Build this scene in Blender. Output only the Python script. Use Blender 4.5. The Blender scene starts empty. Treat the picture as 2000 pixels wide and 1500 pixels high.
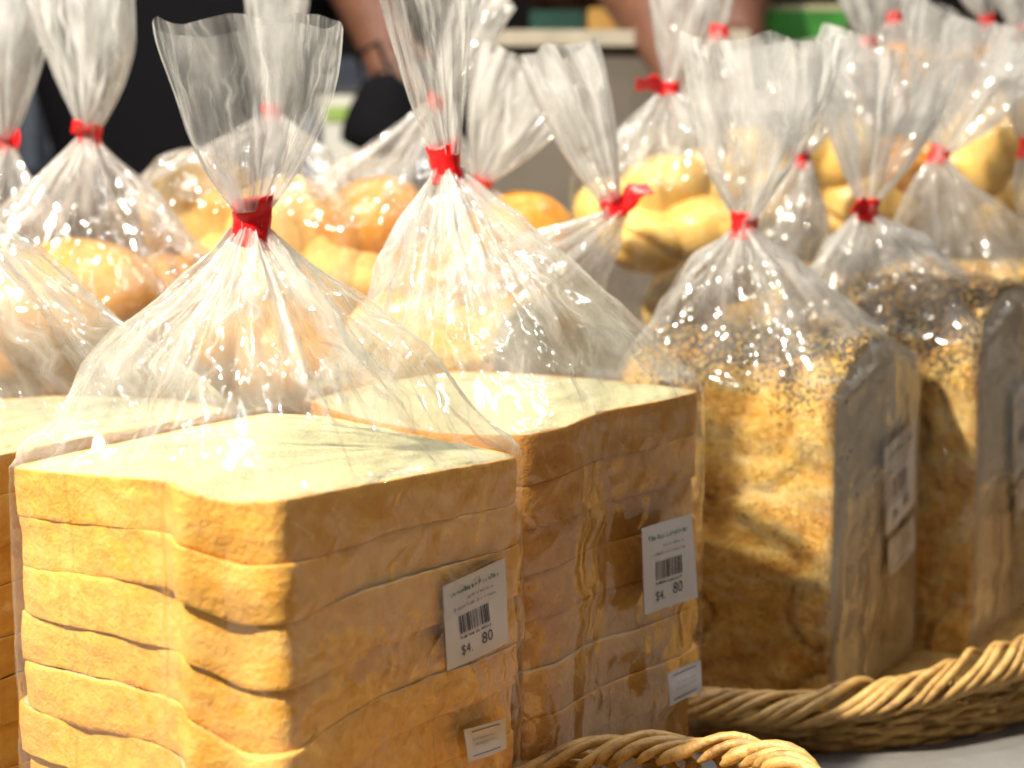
import bpy, math, random
import numpy as np
from mathutils import Vector, Matrix

C = bpy.context.scene.collection
sc = bpy.context.scene
R = math.radians

# ------------------------------------------------------------------ camera
F = 3200.0                      # focal length in photo pixels (photo 2000 wide)
CAMZ = 0.27
PITCH = math.atan((750 - 376) / F)
cam_d = bpy.data.cameras.new('camera')
cam = bpy.data.objects.new('camera', cam_d); C.objects.link(cam)
cam_d.sensor_width = 36.0; cam_d.lens = 36.0 * F / 2000.0
cam.location = (0, 0, CAMZ); cam.rotation_euler = (math.pi / 2 - PITCH, 0, 0)
cam_d.clip_start = 0.02; cam_d.clip_end = 60
cam_d.dof.use_dof = True; cam_d.dof.focus_distance = 0.58; cam_d.dof.aperture_fstop = 10
sc.camera = cam

# ------------------------------------------------------------------ world: dim warm hall
w = bpy.data.worlds.new('World'); sc.world = w; w.use_nodes = True
bg = w.node_tree.nodes['Background']
bg.inputs[0].default_value = (1.0, 0.80, 0.60, 1); bg.inputs[1].default_value = 0.115

# ------------------------------------------------------------------ lamps of the stall, plus an added sheen light and fill
def lamp(name, loc, target, power, size, col, spread=180):
    d = bpy.data.lights.new(name, 'AREA'); d.shape = 'DISK'; d.size = size
    d.energy = power; d.color = col; d.spread = R(spread)
    o = bpy.data.objects.new(name, d); C.objects.link(o); o.location = loc
    v = Vector(target) - Vector(loc); o.rotation_euler = v.to_track_quat('-Z', 'Y').to_euler()
    return o
lamp('key_lamp', (-0.78, 0.05, 1.28), (0.0, 0.68, 0.14), 68, 0.07, (1.0, 0.89, 0.73))
lamp('overhead_lamp', (0.30, 0.70, 1.75), (0.1, 0.8, 0.1), 4.5, 0.07, (1.0, 0.97, 0.93))
lamp('overhead_lamp', (-0.25, 0.15, 1.60), (0.0, 0.7, 0.1), 2.2, 0.045, (0.96, 0.98, 1.0))
lamp('overhead_lamp', (0.75, 1.35, 1.55), (0.15, 0.9, 0.1), 6, 0.07, (1.0, 0.97, 0.92))
lamp('overhead_lamp', (-0.55, 1.45, 1.55), (-0.1, 0.9, 0.1), 6.5, 0.06, (0.94, 1.0, 0.98))
lamp('overhead_lamp', (0.35, -0.15, 1.50), (0.1, 0.8, 0.1), 1.6, 0.04, (1.0, 0.82, 1.0))
lamp('overhead_lamp', (-0.10, 1.0, 1.65), (0.1, 0.8, 0.1), 2, 0.05, (1.0, 0.97, 0.90))
lamp('film_sheen_light', (0.05, 0.85, 2.0), (0.05, 0.8, 0.1), 3.2, 0.45, (0.97, 1.0, 1.0))  # added unseen soft light, gives the film broad white reflections
lamp('overhead_fill', (0.1, 1.9, 2.3), (0.1, 1.2, 0.1), 13, 0.9, (1.0, 0.96, 0.92))  # added broad fill from overhead, not a lamp of the hall
sc.view_settings.view_transform = 'Standard'; sc.view_settings.look = 'None'
sc.view_settings.exposure = 0.0; sc.view_settings.gamma = 1.0
sc.view_settings.use_curve_mapping = False
sc.render.engine = 'CYCLES'
cy = sc.cycles
cy.transparent_max_bounces = 36; cy.max_bounces = 5; cy.diffuse_bounces = 2; cy.glossy_bounces = 2
cy.transmission_bounces = 4; cy.use_denoising = True; cy.use_adaptive_sampling = True; cy.adaptive_threshold = .05; cy.caustics_reflective = False; cy.caustics_refractive = False
cy.sample_clamp_indirect = 3.0

def at(px, py, Y):
    """point at depth Y seen at photo pixel (px, py)"""
    x = (px - 1000) / F; y = -(py - 750) / F
    d = Vector((x, math.cos(PITCH) + y * math.sin(PITCH), -math.sin(PITCH) + y * math.cos(PITCH)))
    d *= Y / d.y
    return Vector((0, 0, CAMZ)) + d

# ------------------------------------------------------------------ numpy noise
def _h(i, j, s):
    i = i.astype(np.int64); j = j.astype(np.int64)
    n = (i * 374761393 + j * 668265263 + s * 1442695041) & 0x7fffffff
    n = ((n ^ (n >> 13)) * 1274126177) & 0x7fffffff
    n = ((n ^ (n >> 16)) * 668265263) & 0x7fffffff
    return (n ^ (n >> 15)) / float(0x7fffffff) * 2 - 1
def vn(x, y, seed, px=None, sharp=False):
    x = np.asarray(x, float); y = np.asarray(y, float)
    x, y = np.broadcast_arrays(x, y)
    i = np.floor(x); j = np.floor(y); fx = x - i; fy = y - j
    if not sharp:
        fx = fx * fx * (3 - 2 * fx)
        fy = fy * fy * (3 - 2 * fy)
    i0, i1 = i, i + 1
    if px: i0 = np.mod(i0, px); i1 = np.mod(i1, px)
    a = _h(i0, j, seed); b = _h(i1, j, seed); c = _h(i0, j + 1, seed); d = _h(i1, j + 1, seed)
    return (a * (1 - fx) + b * fx) * (1 - fy) + (c * (1 - fx) + d * fx) * fy
def fbm(x, y, seed, octs=4, px=None):
    s = 0; a = 1.0; t = 0
    for k in range(octs):
        s = s + a * vn(x * 2 ** k, y * 2 ** k, seed + k * 17, px * 2 ** k if px else None); t += a; a *= .5
    return s / t
def ss(a, b, x):
    t = np.clip((x - a) / (b - a), 0, 1); return t * t * (3 - 2 * t)

# ------------------------------------------------------------------ materials
def mat(name):
    m = bpy.data.materials.new(name); m.use_nodes = True
    nt = m.node_tree; nt.nodes.clear()
    out = nt.nodes.new('ShaderNodeOutputMaterial')
    return m, nt, out
def N(nt, t, **kw):
    n = nt.nodes.new(t)
    for k, v in kw.items(): setattr(n, k, v)
    return n
def ramp(nt, stops, fac=None, interp='LINEAR'):
    r = nt.nodes.new('ShaderNodeValToRGB'); r.color_ramp.interpolation = interp
    e = r.color_ramp.elements
    e[0].position, e[0].color = stops[0][0], (*stops[0][1], 1)
    e[1].position, e[1].color = stops[-1][0], (*stops[-1][1], 1)
    for p, c in stops[1:-1]:
        x = e.new(p); x.color = (*c, 1)
    if fac: nt.links.new(fac, r.inputs[0])
    return r
def noise(nt, scale, detail=4, rough=.55, vec=None, dist=0):
    n = nt.nodes.new('ShaderNodeTexNoise'); n.inputs['Scale'].default_value = scale
    n.inputs['Detail'].default_value = detail; n.inputs['Roughness'].default_value = rough
    n.inputs['Distortion'].default_value = dist
    if vec: nt.links.new(vec, n.inputs['Vector'])
    return n
def mth(nt, op, a, b=None, clamp=False):
    m = nt.nodes.new('ShaderNodeMath'); m.operation = op; m.use_clamp = clamp
    for k, v in ((0, a), (1, b)):
        if v is None: continue
        if isinstance(v, (int, float)): m.inputs[k].default_value = v
        else: nt.links.new(v, m.inputs[k])
    return m.outputs[0]
def mixc(nt, fac, a, b, mode='MIX'):
    m = nt.nodes.new('ShaderNodeMix'); m.data_type = 'RGBA'; m.blend_type = mode
    for k, v in ((0, fac), (6, a), (7, b)):
        if isinstance(v, (int, float)): m.inputs[k].default_value = v
        elif isinstance(v, tuple): m.inputs[k].default_value = (*v, 1)
        else: nt.links.new(v, m.inputs[k])
    return m.outputs[2]
def objvec(nt, scale=(1, 1, 1)):
    tc = nt.nodes.new('ShaderNodeTexCoord'); mp = nt.nodes.new('ShaderNodeMapping')
    mp.inputs['Scale'].default_value = scale
    nt.links.new(tc.outputs['Object'], mp.inputs[0]); return mp.outputs[0]

def film_mat(name, haze, tint=(.74, .75, .74), gl=.072, bump=1.0):
    m, nt, out = mat(name); L = nt.links.new
    uv = N(nt, 'ShaderNodeUVMap'); uv.uv_map = 'UVMap'
    def mp(sx, sy):
        q = nt.nodes.new('ShaderNodeMapping'); q.inputs['Scale'].default_value = (sx, sy, 1)
        L(uv.outputs[0], q.inputs[0]); return q.outputs[0]
    # uv: x in turns * 10, y in cm along the bag
    n0 = noise(nt, 1.3, 1, .5, mp(1, .5))
    add = nt.nodes.new('ShaderNodeVectorMath'); add.operation = 'MULTIPLY_ADD'
    L(n0.outputs['Color'], add.inputs[0]); add.inputs[1].default_value = (.5, .6, 0); L(uv.outputs[0], add.inputs[2])
    def vor(sx, sy, feat='F1'):
        q = nt.nodes.new('ShaderNodeMapping'); q.inputs['Scale'].default_value = (sx, sy, 1)
        L(add.outputs[0], q.inputs[0])
        v = nt.nodes.new('ShaderNodeTexVoronoi'); v.feature = feat; v.inputs['Scale'].default_value = 1
        L(q.outputs[0], v.inputs['Vector']); return v.outputs['Distance']
    v1 = vor(1.1, .13); v2 = vor(3.2, .28); v3 = vor(3.0, .06); ed = vor(1.5, .07, 'DISTANCE_TO_EDGE'); ed2 = vor(3.6, .16, 'DISTANCE_TO_EDGE')
    cm = noise(nt, 1, 1, .5, mp(1.6, .3)); cmk = mth(nt, 'MULTIPLY', mth(nt, 'SUBTRACT', cm.outputs['Fac'], .42, True), 6, True)
    ln = mth(nt, 'MULTIPLY', mth(nt, 'SUBTRACT', 1.0, mth(nt, 'DIVIDE', ed, .050), True), cmk)
    ln = mth(nt, 'MAXIMUM', ln, mth(nt, 'MULTIPLY', mth(nt, 'MULTIPLY', mth(nt, 'SUBTRACT', 1.0, mth(nt, 'DIVIDE', ed2, .055), True), cmk), .55))
    mk = cmk
    h = mth(nt, 'MULTIPLY', v1, 1.25)
    h = mth(nt, 'ADD', h, mth(nt, 'MULTIPLY', v3, .75))
    h = mth(nt, 'ADD', h, mth(nt, 'MULTIPLY', mth(nt, 'MULTIPLY', v2, .13), mk))
    h = mth(nt, 'ADD', h, mth(nt, 'MULTIPLY', ln, .16))
    b = nt.nodes.new('ShaderNodeBump'); b.inputs['Strength'].default_value = 1.0
    b.inputs['Distance'].default_value = .0025 * bump
    L(h, b.inputs['Height'])
    lw = nt.nodes.new('ShaderNodeLayerWeight'); lw.inputs[0].default_value = .5; L(b.outputs[0], lw.inputs['Normal'])
    fr = mth(nt, 'ADD', mth(nt, 'MULTIPLY', mth(nt, 'POWER', lw.outputs['Facing'], 3.5), .5), gl, True)
    g = N(nt, 'ShaderNodeBsdfGlossy'); g.inputs['Roughness'].default_value = .11
    g.inputs['Color'].default_value = (1, 1, 1, 1); L(b.outputs[0], g.inputs['Normal'])
    tr = N(nt, 'ShaderNodeBsdfTransparent'); tr.inputs[0].default_value = (.985, .985, .98, 1)
    df = N(nt, 'ShaderNodeBsdfDiffuse'); df.inputs[0].default_value = (*tint, 1)
    tl = N(nt, 'ShaderNodeBsdfTranslucent'); tl.inputs[0].default_value = (*tint, 1)
    m1 = N(nt, 'ShaderNodeMixShader'); m1.inputs[0].default_value = .45; L(df.outputs[0], m1.inputs[1]); L(tl.outputs[0], m1.inputs[2])
    m2 = N(nt, 'ShaderNodeMixShader'); L(tr.outputs[0], m2.inputs[1]); L(m1.outputs[0], m2.inputs[2])
    # haze of the film grows where it is seen edge-on
    lw2 = nt.nodes.new('ShaderNodeLayerWeight'); lw2.inputs[0].default_value = .5
    hz = mth(nt, 'ADD', mth(nt, 'MULTIPLY', mth(nt, 'POWER', lw2.outputs['Facing'], 3.0), 2.2), 1.0)
    at_ = N(nt, 'ShaderNodeAttribute'); at_.attribute_name = 'milk'
    st = noise(nt, 1, 2, .6, mp(1.5, .16)); st3 = noise(nt, 1, 1, .5, mp(6.0, .10))
    st2 = mth(nt, 'ADD', mth(nt, 'ADD', mth(nt, 'MULTIPLY', mth(nt, 'SUBTRACT', st.outputs['Fac'], .42, True), 4.6), mth(nt, 'MULTIPLY', mth(nt, 'SUBTRACT', st3.outputs['Fac'], .5, True), 2.2)), .32)
    hz = mth(nt, 'MULTIPLY', mth(nt, 'MULTIPLY', hz, at_.outputs['Fac']), st2, True)
    hz = mth(nt, 'ADD', hz, mth(nt, 'MULTIPLY', mth(nt, 'MULTIPLY', ln, at_.outputs['Fac']), 1.6), True)
    L(hz, m2.inputs[0])
    m3 = N(nt, 'ShaderNodeMixShader'); L(fr, m3.inputs[0]); L(m2.outputs[0], m3.inputs[1]); L(g.outputs[0], m3.inputs[2])
    L(m3.outputs[0], out.inputs[0])
    return m
FILM = film_mat('clear_film', .035)
FILM_OLD = film_mat('milky_film', .06)

def crust_mat(name, c1, c2, c3, scale=60, rough=.55, bump=.0012, pits=.5):
    m, nt, out = mat(name); L = nt.links.new
    v = objvec(nt)
    n1 = noise(nt, scale * .45, 4, .6, v, .6); n2 = noise(nt, scale * 5, 4, .65, v); n3 = noise(nt, scale * 18, 3, .7, v)
    r = ramp(nt, [(.28, c1), (.5, c2), (.74, c3)], n1.outputs['Fac'])
    c = mixc(nt, .55, r.outputs[0], ramp(nt, [(.3, c1), (.7, c3)], n2.outputs['Fac']).outputs[0])
    p = N(nt, 'ShaderNodeBsdfPrincipled'); L(c, p.inputs['Base Color']); p.inputs['Roughness'].default_value = rough
    p.inputs['Specular IOR Level'].default_value = .35
    b = nt.nodes.new('ShaderNodeBump'); b.inputs['Distance'].default_value = bump
    h = mth(nt, 'ADD', n2.outputs['Fac'], mth(nt, 'MULTIPLY', n3.outputs['Fac'], pits))
    L(h, b.inputs['Height']); L(b.outputs[0], p.inputs['Normal']); L(p.outputs[0], out.inputs[0])
    return m
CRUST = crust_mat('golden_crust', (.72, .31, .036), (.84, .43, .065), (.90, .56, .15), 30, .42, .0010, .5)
CRUST_DK = crust_mat('shaded_crust', (.48, .19, .022), (.60, .275, .036), (.72, .37, .07), 30, .5, .0013)  # darker copy of the golden crust, second loaf's shade put into the colour
BUN = crust_mat('bun_crust', (.48, .17, .020), (.66, .29, .040), (.80, .43, .09), 22, .32, .0005, .2)
BUN_PALE = crust_mat('pale_bun_crust', (.76, .43, .08), (.84, .54, .14), (.90, .66, .26), 22, .3, .0005, .2)
BUN_TWIST = crust_mat('herb_bun_crust', (.62, .34, .07), (.80, .49, .13), (.88, .62, .24), 90, .4, .0010, .3)

def crumb_mat():
    m, nt, out = mat('white_crumb'); L = nt.links.new
    v = objvec(nt)
    n1 = noise(nt, 25, 3, .5, v); n2 = noise(nt, 420, 4, .7, v)
    c = ramp(nt, [(.3, (.50, .47, .27)), (.7, (.58, .55, .33))], n1.outputs['Fac']).outputs[0]
    vo = nt.nodes.new('ShaderNodeTexVoronoi'); vo.inputs['Scale'].default_value = 620; L(v, vo.inputs['Vector']); pk = noise(nt, 210, 3, .6, v)
    pore = mth(nt, 'MULTIPLY', mth(nt, 'LESS_THAN', vo.outputs['Distance'], .30), mth(nt, 'GREATER_THAN', pk.outputs['Fac'], .52))
    c = mixc(nt, mth(nt, 'MULTIPLY', pore, .55), c, (.34, .30, .14))
    p = N(nt, 'ShaderNodeBsdfPrincipled'); L(c, p.inputs['Base Color']); p.inputs['Roughness'].default_value = .8
    p.inputs['Specular IOR Level'].default_value = .2
    b = nt.nodes.new('ShaderNodeBump'); b.inputs['Distance'].default_value = .0012
    L(n2.outputs['Fac'], b.inputs['Height']); L(b.outputs[0], p.inputs['Normal']); L(p.outputs[0], out.inputs[0])
    return m
CRUMB = crumb_mat()

def seeded_mat():
    m, nt, out = mat('seeded_crust'); L = nt.links.new
    v = objvec(nt); tc = nt.nodes.new('ShaderNodeTexCoord')
    vb = objvec(nt, (.45, .45, 1.5))
    n1 = noise(nt, 34, 5, .65, vb, .8); n2 = noise(nt, 260, 5, .75, v); n4 = noise(nt, 30, 3, .6, v, .3)
    base = ramp(nt, [(.34, (.60, .23, .015)), (.44, (.92, .47, .05)), (.54, (.96, .64, .15)), (.68, (.97, .86, .48))], n1.outputs['Fac']).outputs[0]
    base = mixc(nt, .40, base, ramp(nt, [(.38, (.42, .16, .02)), (.62, (.94, .72, .32))], n2.outputs['Fac']).outputs[0])
    fl = noise(nt, 70, 5, .7, vb, .5)
    base = mixc(nt, mth(nt, 'MULTIPLY', mth(nt, 'SUBTRACT', fl.outputs['Fac'], .50, True), 2.4, True), base, (.90, .74, .44))
    vo = nt.nodes.new('ShaderNodeTexVoronoi'); vo.inputs["Scale"].default_value = 620; L(v, vo.inputs['Vector'])
    sp = nt.nodes.new('ShaderNodeSeparateXYZ'); L(tc.outputs['Object'], sp.inputs[0])
    top = mth(nt, 'MULTIPLY', mth(nt, 'SUBTRACT', mth(nt, 'ADD', sp.outputs[2], mth(nt, 'MULTIPLY', n4.outputs['Fac'], .09)), .1875), 30, True)
    seed = mth(nt, 'LESS_THAN', vo.outputs['Distance'], mth(nt, 'ADD', mth(nt, "MULTIPLY", top, .36), .29))
    pick = noise(nt, 150, 2, .5, v)
    seed = mth(nt, 'MULTIPLY', seed, mth(nt, 'GREATER_THAN', mth(nt, 'ADD', pick.outputs['Fac'], mth(nt, 'MULTIPLY', top, .34)), .555))
    c = mixc(nt, seed, base, mixc(nt, top, (.15, .075, .03), (.06, .05, .045)))
    p = N(nt, 'ShaderNodeBsdfPrincipled'); L(c, p.inputs['Base Color']); p.inputs['Roughness'].default_value = .6
    p.inputs['Specular IOR Level'].default_value = .3
    b = nt.nodes.new('ShaderNodeBump'); b.inputs['Distance'].default_value = .0034
    L(mth(nt, 'ADD', n2.outputs['Fac'], mth(nt, 'MULTIPLY', seed, .1)), b.inputs['Height'])
    L(b.outputs[0], p.inputs['Normal']); L(p.outputs[0], out.inputs[0])
    return m
SEEDED = seeded_mat()
def grain_crumb():
    m, nt, out = mat('multigrain_crumb'); L = nt.links.new
    v = objvec(nt); n1 = noise(nt, 45, 4, .6, v); n2 = noise(nt, 500, 4, .7, v)
    vo = nt.nodes.new('ShaderNodeTexVoronoi'); vo.inputs['Scale'].default_value = 170; L(v, vo.inputs['Vector'])
    c = ramp(nt, [(.3, (.42, .36, .27)), (.7, (.54, .48, .37))], n1.outputs['Fac']).outputs[0]
    pick = noise(nt, 90, 2, .5, v)
    s = mth(nt, 'MULTIPLY', mth(nt, 'LESS_THAN', vo.outputs['Distance'], .22), mth(nt, 'GREATER_THAN', pick.outputs['Fac'], .56))
    c = mixc(nt, s, c, (.13, .11, .09))
    p = N(nt, 'ShaderNodeBsdfPrincipled'); L(c, p.inputs['Base Color']); p.inputs['Roughness'].default_value = .8
    b = nt.nodes.new('ShaderNodeBump'); b.inputs['Distance'].default_value = .001
    L(n2.outputs['Fac'], b.inputs['Height']); L(b.outputs[0], p.inputs['Normal']); L(p.outputs[0], out.inputs[0])
    return m
GRAIN = grain_crumb()
def plain(name, col, rough=.5, spec=.5, bumpscale=0, bumpd=.0005, var=.12, coat=0):
    m, nt, out = mat(name); L = nt.links.new
    p = N(nt, 'ShaderNodeBsdfPrincipled'); p.inputs['Roughness'].default_value = rough
    p.inputs['Specular IOR Level'].default_value = spec; p.inputs['Coat Weight'].default_value = coat
    v = objvec(nt); n = noise(nt, bumpscale or 40, 4, .6, v)
    lo = tuple(x * (1 - var) for x in col); hi = tuple(min(1, x * (1 + var)) for x in col)
    L(ramp(nt, [(.3, lo), (.7, hi)], n.outputs['Fac']).outputs[0], p.inputs['Base Color'])
    if bumpscale:
        b = nt.nodes.new('ShaderNodeBump'); b.inputs['Distance'].default_value = bumpd
        L(n.outputs['Fac'], b.inputs['Height']); L(b.outputs[0], p.inputs['Normal'])
    L(p.outputs[0], out.inputs[0]); return m
RED = plain('red_tape', (.86, .008, .012), .32, .5, 300, .0006, .2)
PAPER = plain('label_paper', (.62, .60, .60), .5, .3, 0, 0, .03)
INK = plain('grey_ink', (.10, .095, .11), .6, .3)
INK_SOFT = plain('faint_ink', (.36, .34, .36), .6, .3)
TEAL = plain('green_ink', (.10, .27, .24), .6, .3)
def wicker_mat():
    m, nt, out = mat('wicker'); L = nt.links.new
    v = objvec(nt); n1 = noise(nt, 90, 5, .7, v); n2 = noise(nt, 900, 3, .6, v)
    c = ramp(nt, [(.30, (.20, .10, .03)), (.5, (.50, .30, .09)), (.75, (.68, .46, .17))], n1.outputs['Fac']).outputs[0]
    p = N(nt, 'ShaderNodeBsdfPrincipled'); L(c, p.inputs['Base Color']); p.inputs['Roughness'].default_value = .42
    b = nt.nodes.new('ShaderNodeBump'); b.inputs['Distance'].default_value = .0004
    L(n2.outputs['Fac'], b.inputs['Height']); L(b.outputs[0], p.inputs['Normal']); L(p.outputs[0], out.inputs[0])
    return m
WICKER = wicker_mat()

# ------------------------------------------------------------------ object helpers
def tag(o, label=None, cat=None, group=None, kind=None):
    if label: o['label'] = label
    if cat: o['category'] = cat
    if group: o['group'] = group
    if kind: o['kind'] = kind
    return o
def thing(name, label, cat, loc, group=None):
    o = bpy.data.objects.new(name, None); C.objects.link(o); o.location = loc
    o.empty_display_size = .02
    return tag(o, label, cat, group)
def mesh(name, verts, faces, mats, parent=None, uvs=None, mi=None, smooth=True):
    """verts in world space; stored relative to the parent's base"""
    off = np.array(parent_world(parent)) if parent else np.zeros(3)
    v = np.asarray(verts, float) - off
    me = bpy.data.meshes.new(name)
    me.from_pydata(v.tolist(), [], faces.tolist() if hasattr(faces, 'tolist') else faces)
    for m in (mats if isinstance(mats, (list, tuple)) else [mats]): me.materials.append(m)
    if mi is not None: me.polygons.foreach_set('material_index', np.asarray(mi, np.int32))
    if uvs is not None:
        l = me.uv_layers.new(name='UVMap')
        vi = np.empty(len(me.loops), np.int32); me.loops.foreach_get('vertex_index', vi)
        l.data.foreach_set('uv', np.asarray(uvs)[vi].astype(np.float32).ravel())
    me.polygons.foreach_set('use_smooth', np.full(len(me.polygons), smooth))
    me.update()
    o = bpy.data.objects.new(name, me); C.objects.link(o)
    if parent: o.parent = parent
    return o
def parent_world(p):
    v = Vector((0, 0, 0))
    while p is not None: v = v + p.location; p = p.parent
    return v
def ringfaces(nr, nt_, closed=True):
    i = np.arange(nr - 1)[:, None]; j = np.arange(nt_ if closed else nt_ - 1)[None, :]
    j2 = (j + 1) % nt_
    a = i * nt_ + j; b = i * nt_ + j2; c = (i + 1) * nt_ + j2; d = (i + 1) * nt_ + j
    return np.stack([a, b, c, d], -1).reshape(-1, 4)
class MB:
    def __init__(s): s.v = []; s.f = []; s.m = []; s.n = 0
    def add(s, v, f, m=0):
        s.v.append(np.asarray(v, float)); s.f += [[int(i) + s.n for i in q] for q in f]
        s.m += [m] * len(f); s.n += len(v)
    def tube(s, pts, r, seg=8, m=0, taper=True):
        pts = np.asarray(pts, float); n = len(pts)
        T = np.gradient(pts, axis=0); T /= np.linalg.norm(T, axis=1)[:, None] + 1e-12
        up = np.array([0, 0, 1.0]); A = np.cross(T, up); bad = np.linalg.norm(A, axis=1) < 1e-3
        A[bad] = np.cross(T[bad], [1, 0, 0]); A /= np.linalg.norm(A, axis=1)[:, None]; B = np.cross(T, A)
        ph = np.arange(seg) / seg * 2 * np.pi
        rr = np.full(n, r, float) if np.isscalar(r) else np.asarray(r, float)
        if taper: rr = rr.copy(); rr[0] *= .45; rr[-1] *= .45
        V = pts[:, None] + rr[:, None, None] * (A[:, None] * np.cos(ph)[None, :, None] + B[:, None] * np.sin(ph)[None, :, None])
        f = ringfaces(n, seg).tolist() + [list(range(seg))[::-1], [(n - 1) * seg + k for k in range(seg)]]
        s.add(V.reshape(-1, 3), f, m)
    def box(s, c, d, m=0, M=None):
        x, y, z = [k / 2 for k in d]
        v = np.array([[i, j, k] for i in (-x, x) for j in (-y, y) for k in (-z, z)])
        if M is not None: v = v @ np.array(M).T
        s.add(v + np.array(c), [(0, 1, 3, 2), (4, 6, 7, 5), (0, 4, 5, 1), (2, 3, 7, 6), (0, 2, 6, 4), (1, 5, 7, 3)], m)
    def build(s, name, mats, parent=None, smooth=True):
        return mesh(name, np.concatenate(s.v), s.f, mats, parent, None, s.m, smooth)

def resample(poly, n, rounds=3, keep=.22):
    """closed 3D polygon -> rounded outline of n points"""
    p = np.array([list(q) for q in poly], float)
    for k in range(rounds):
        q = keep if k == 0 else .25
        nx = np.roll(p, -1, 0)
        p = np.stack([p * (1 - q) + nx * q, p * q + nx * (1 - q)], 1).reshape(-1, 3)
    d = np.linalg.norm(np.roll(p, -1, 0) - p, axis=1); s = np.concatenate([[0], np.cumsum(d)])
    P = np.vstack([p, p[:1]]); t = np.arange(n) / n * s[-1]
    return np.stack([np.interp(t, s, P[:, k]) for k in range(3)], 1)
def outnorm(P):
    T = np.roll(P, -1, 0) - np.roll(P, 1, 0); n = np.stack([T[:, 1], -T[:, 0], 0 * T[:, 0]], 1)
    n /= np.linalg.norm(n, axis=1)[:, None] + 1e-9
    c = P.mean(0)
    if ((P - c) * n).sum() < 0: n = -n
    return n

# ------------------------------------------------------------------ the plastic bag
def bag(parent, rim, zbot, neck, seed, flare, nt_=420, film=None, rn=.0052, rowsC=90, rowsB=36, rowsF=64,
        off=.0034, amp=.0042, sag=.0, wr=1.0, body_in=0.0, mk=(.007, .44, .27, .13)):
    """one continuous film: hugging body, pleated cone up to the neck, open crumpled mouth above.
    rim: closed outline at the bread's top edge; neck: tie point; flare: (top centre, half width, half depth)"""
    film = film or FILM
    P = resample(rim, nt_, 3, .10); on = outnorm(P); P = P + on * off
    t = np.arange(nt_) / nt_
    cen = P.mean(0); e = P - cen; e[:, 2] = 0; e /= np.linalg.norm(e, axis=1)[:, None]
    per = np.linalg.norm(np.roll(P, -1, 0) - P, axis=1).sum()
    Tn = np.roll(P, -3, 0) - P; Tp = P - np.roll(P, 3, 0)
    cv = np.abs(np.arctan2(Tn[:, 1], Tn[:, 0]) - np.arctan2(Tp[:, 1], Tp[:, 0])); cv = np.minimum(cv, 2 * np.pi - cv)
    cv = np.clip(cv / .25, 0, 1); one = np.ones(nt_)
    V = []; UV = []; MK = []; vlen = 0
    neck = np.array(neck)
    # --- body
    for k in range(rowsB):
        a = k / (rowsB - 1)                     # 0 bottom .. 1 rim
        z = zbot + (P[:, 2] - zbot) * a
        y = z * 100
        h = (np.abs(fbm(t * 26, y * .35 + 3, seed + 5, 3, 26)) * .0022 + vn(t * 9, y * .9, seed + 9, 9) * .0008) * wr
        low = (1 - a) ** 3
        q = P + on * (h + low * .004 * vn(t * 14, y * .5, seed + 21, 14) - body_in * low)[:, None]
        q[:, 2] = z
        V.append(q); UV.append(np.stack([t * 10, np.full(nt_, a * (cen[2] - zbot) * 100)], 1)); MK.append(mk[0] * (1 + 3.5 * cv))
    vlen = (cen[2] - zbot) * 100
    # --- cone
    H = neck - cen; slant = np.linalg.norm(H) + np.linalg.norm(P - cen, axis=1).mean() * .5
    ax = H / np.linalg.norm(H)
    for k in range(1, rowsC + 1):
        u = k / rowsC
        # folds: the film is gathered, so it laps over itself towards the neck
        f1 = fbm(t * 11 + .15 * vn(t * 5, u * 3, seed + 2, 5), 0 * t + .6 * u, seed + 31, 2, 11)
        f2 = vn(t * 27, 0 * t + .9 * u, seed + 32, 27); f3 = vn(t * 52, 0 * t + 1.2 * u, seed + 33, 52)
        lap = (u ** 1.3) * (.020 * f1 + .016 * f2 + .006 * f3)
        tt = t + lap
        Q = np.stack([np.interp(tt, np.arange(-1, 2, 1 / nt_), np.tile(P[:, c], 3)[: 3 * nt_]) for c in range(3)], 1)
        E = np.stack([np.interp(tt, np.arange(-1, 2, 1 / nt_), np.tile(e[:, c], 3)[: 3 * nt_]) for c in range(3)], 1)
        E /= np.linalg.norm(E, axis=1)[:, None]
        g = u + sag * u * (1 - u)
        base = Q * (1 - g) + (neck + E * rn) * g
        nrm = E * .75 + ax * .65; nrm /= np.linalg.norm(nrm, axis=1)[:, None]
        w0 = ss(0, .07, u) * (1 - .62 * ss(.55, 1, u))
        r1 = 1 - 2.2 * np.abs(vn(t * 13, 0 * t + .8 * u, seed + 41, 13)); r2 = 1 - 2.2 * np.abs(vn(t * 29, 0 * t + 1.3 * u, seed + 42, 29))
        h = w0 * amp * (1.0 * r1 + .55 * r2 + .35 * f3)
        y = u * slant * 100
        cr = ss(0, .04, u) * (.0019 * (1 - 2 * np.abs(fbm(t * 34, 0 * t + y * .33, seed + 51, 2, 34))) + .0005 * vn(t * 60, 0 * t + y * .55, seed + 52, 60, True)) * (1 - .75 * ss(.7, 1, u))
        big = ss(0, .3, u) * (1 - ss(.6, 1, u)) * .006 * vn(t * 5, 0 * t + u * 2.2, seed + 61, 5)
        V.append(base + nrm * (h + cr + big)[:, None]); MK.append((mk[3] + (mk[1] - mk[3]) * u ** 1.3) * one)
        UV.append(np.stack([t * 10, np.full(nt_, vlen + y)], 1))
    vlen += slant * 100
    # --- neck
    top, hw, hd = flare
    top = np.array(top); d = top - neck; FH = np.linalg.norm(d); d /= FH
    wdir = np.cross(d, [0.0, 1.0, 0.0]); wdir = np.array([abs(wdir[0]) or 1, 0, wdir[2] * (1 if wdir[0] > 0 else -1)])
    rng = random.Random(seed); yaw = rng.uniform(-.35, .35)
    wdir = wdir / np.linalg.norm(wdir); wdir = wdir * math.cos(yaw) + np.array([0, 1, 0]) * math.sin(yaw)
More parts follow.
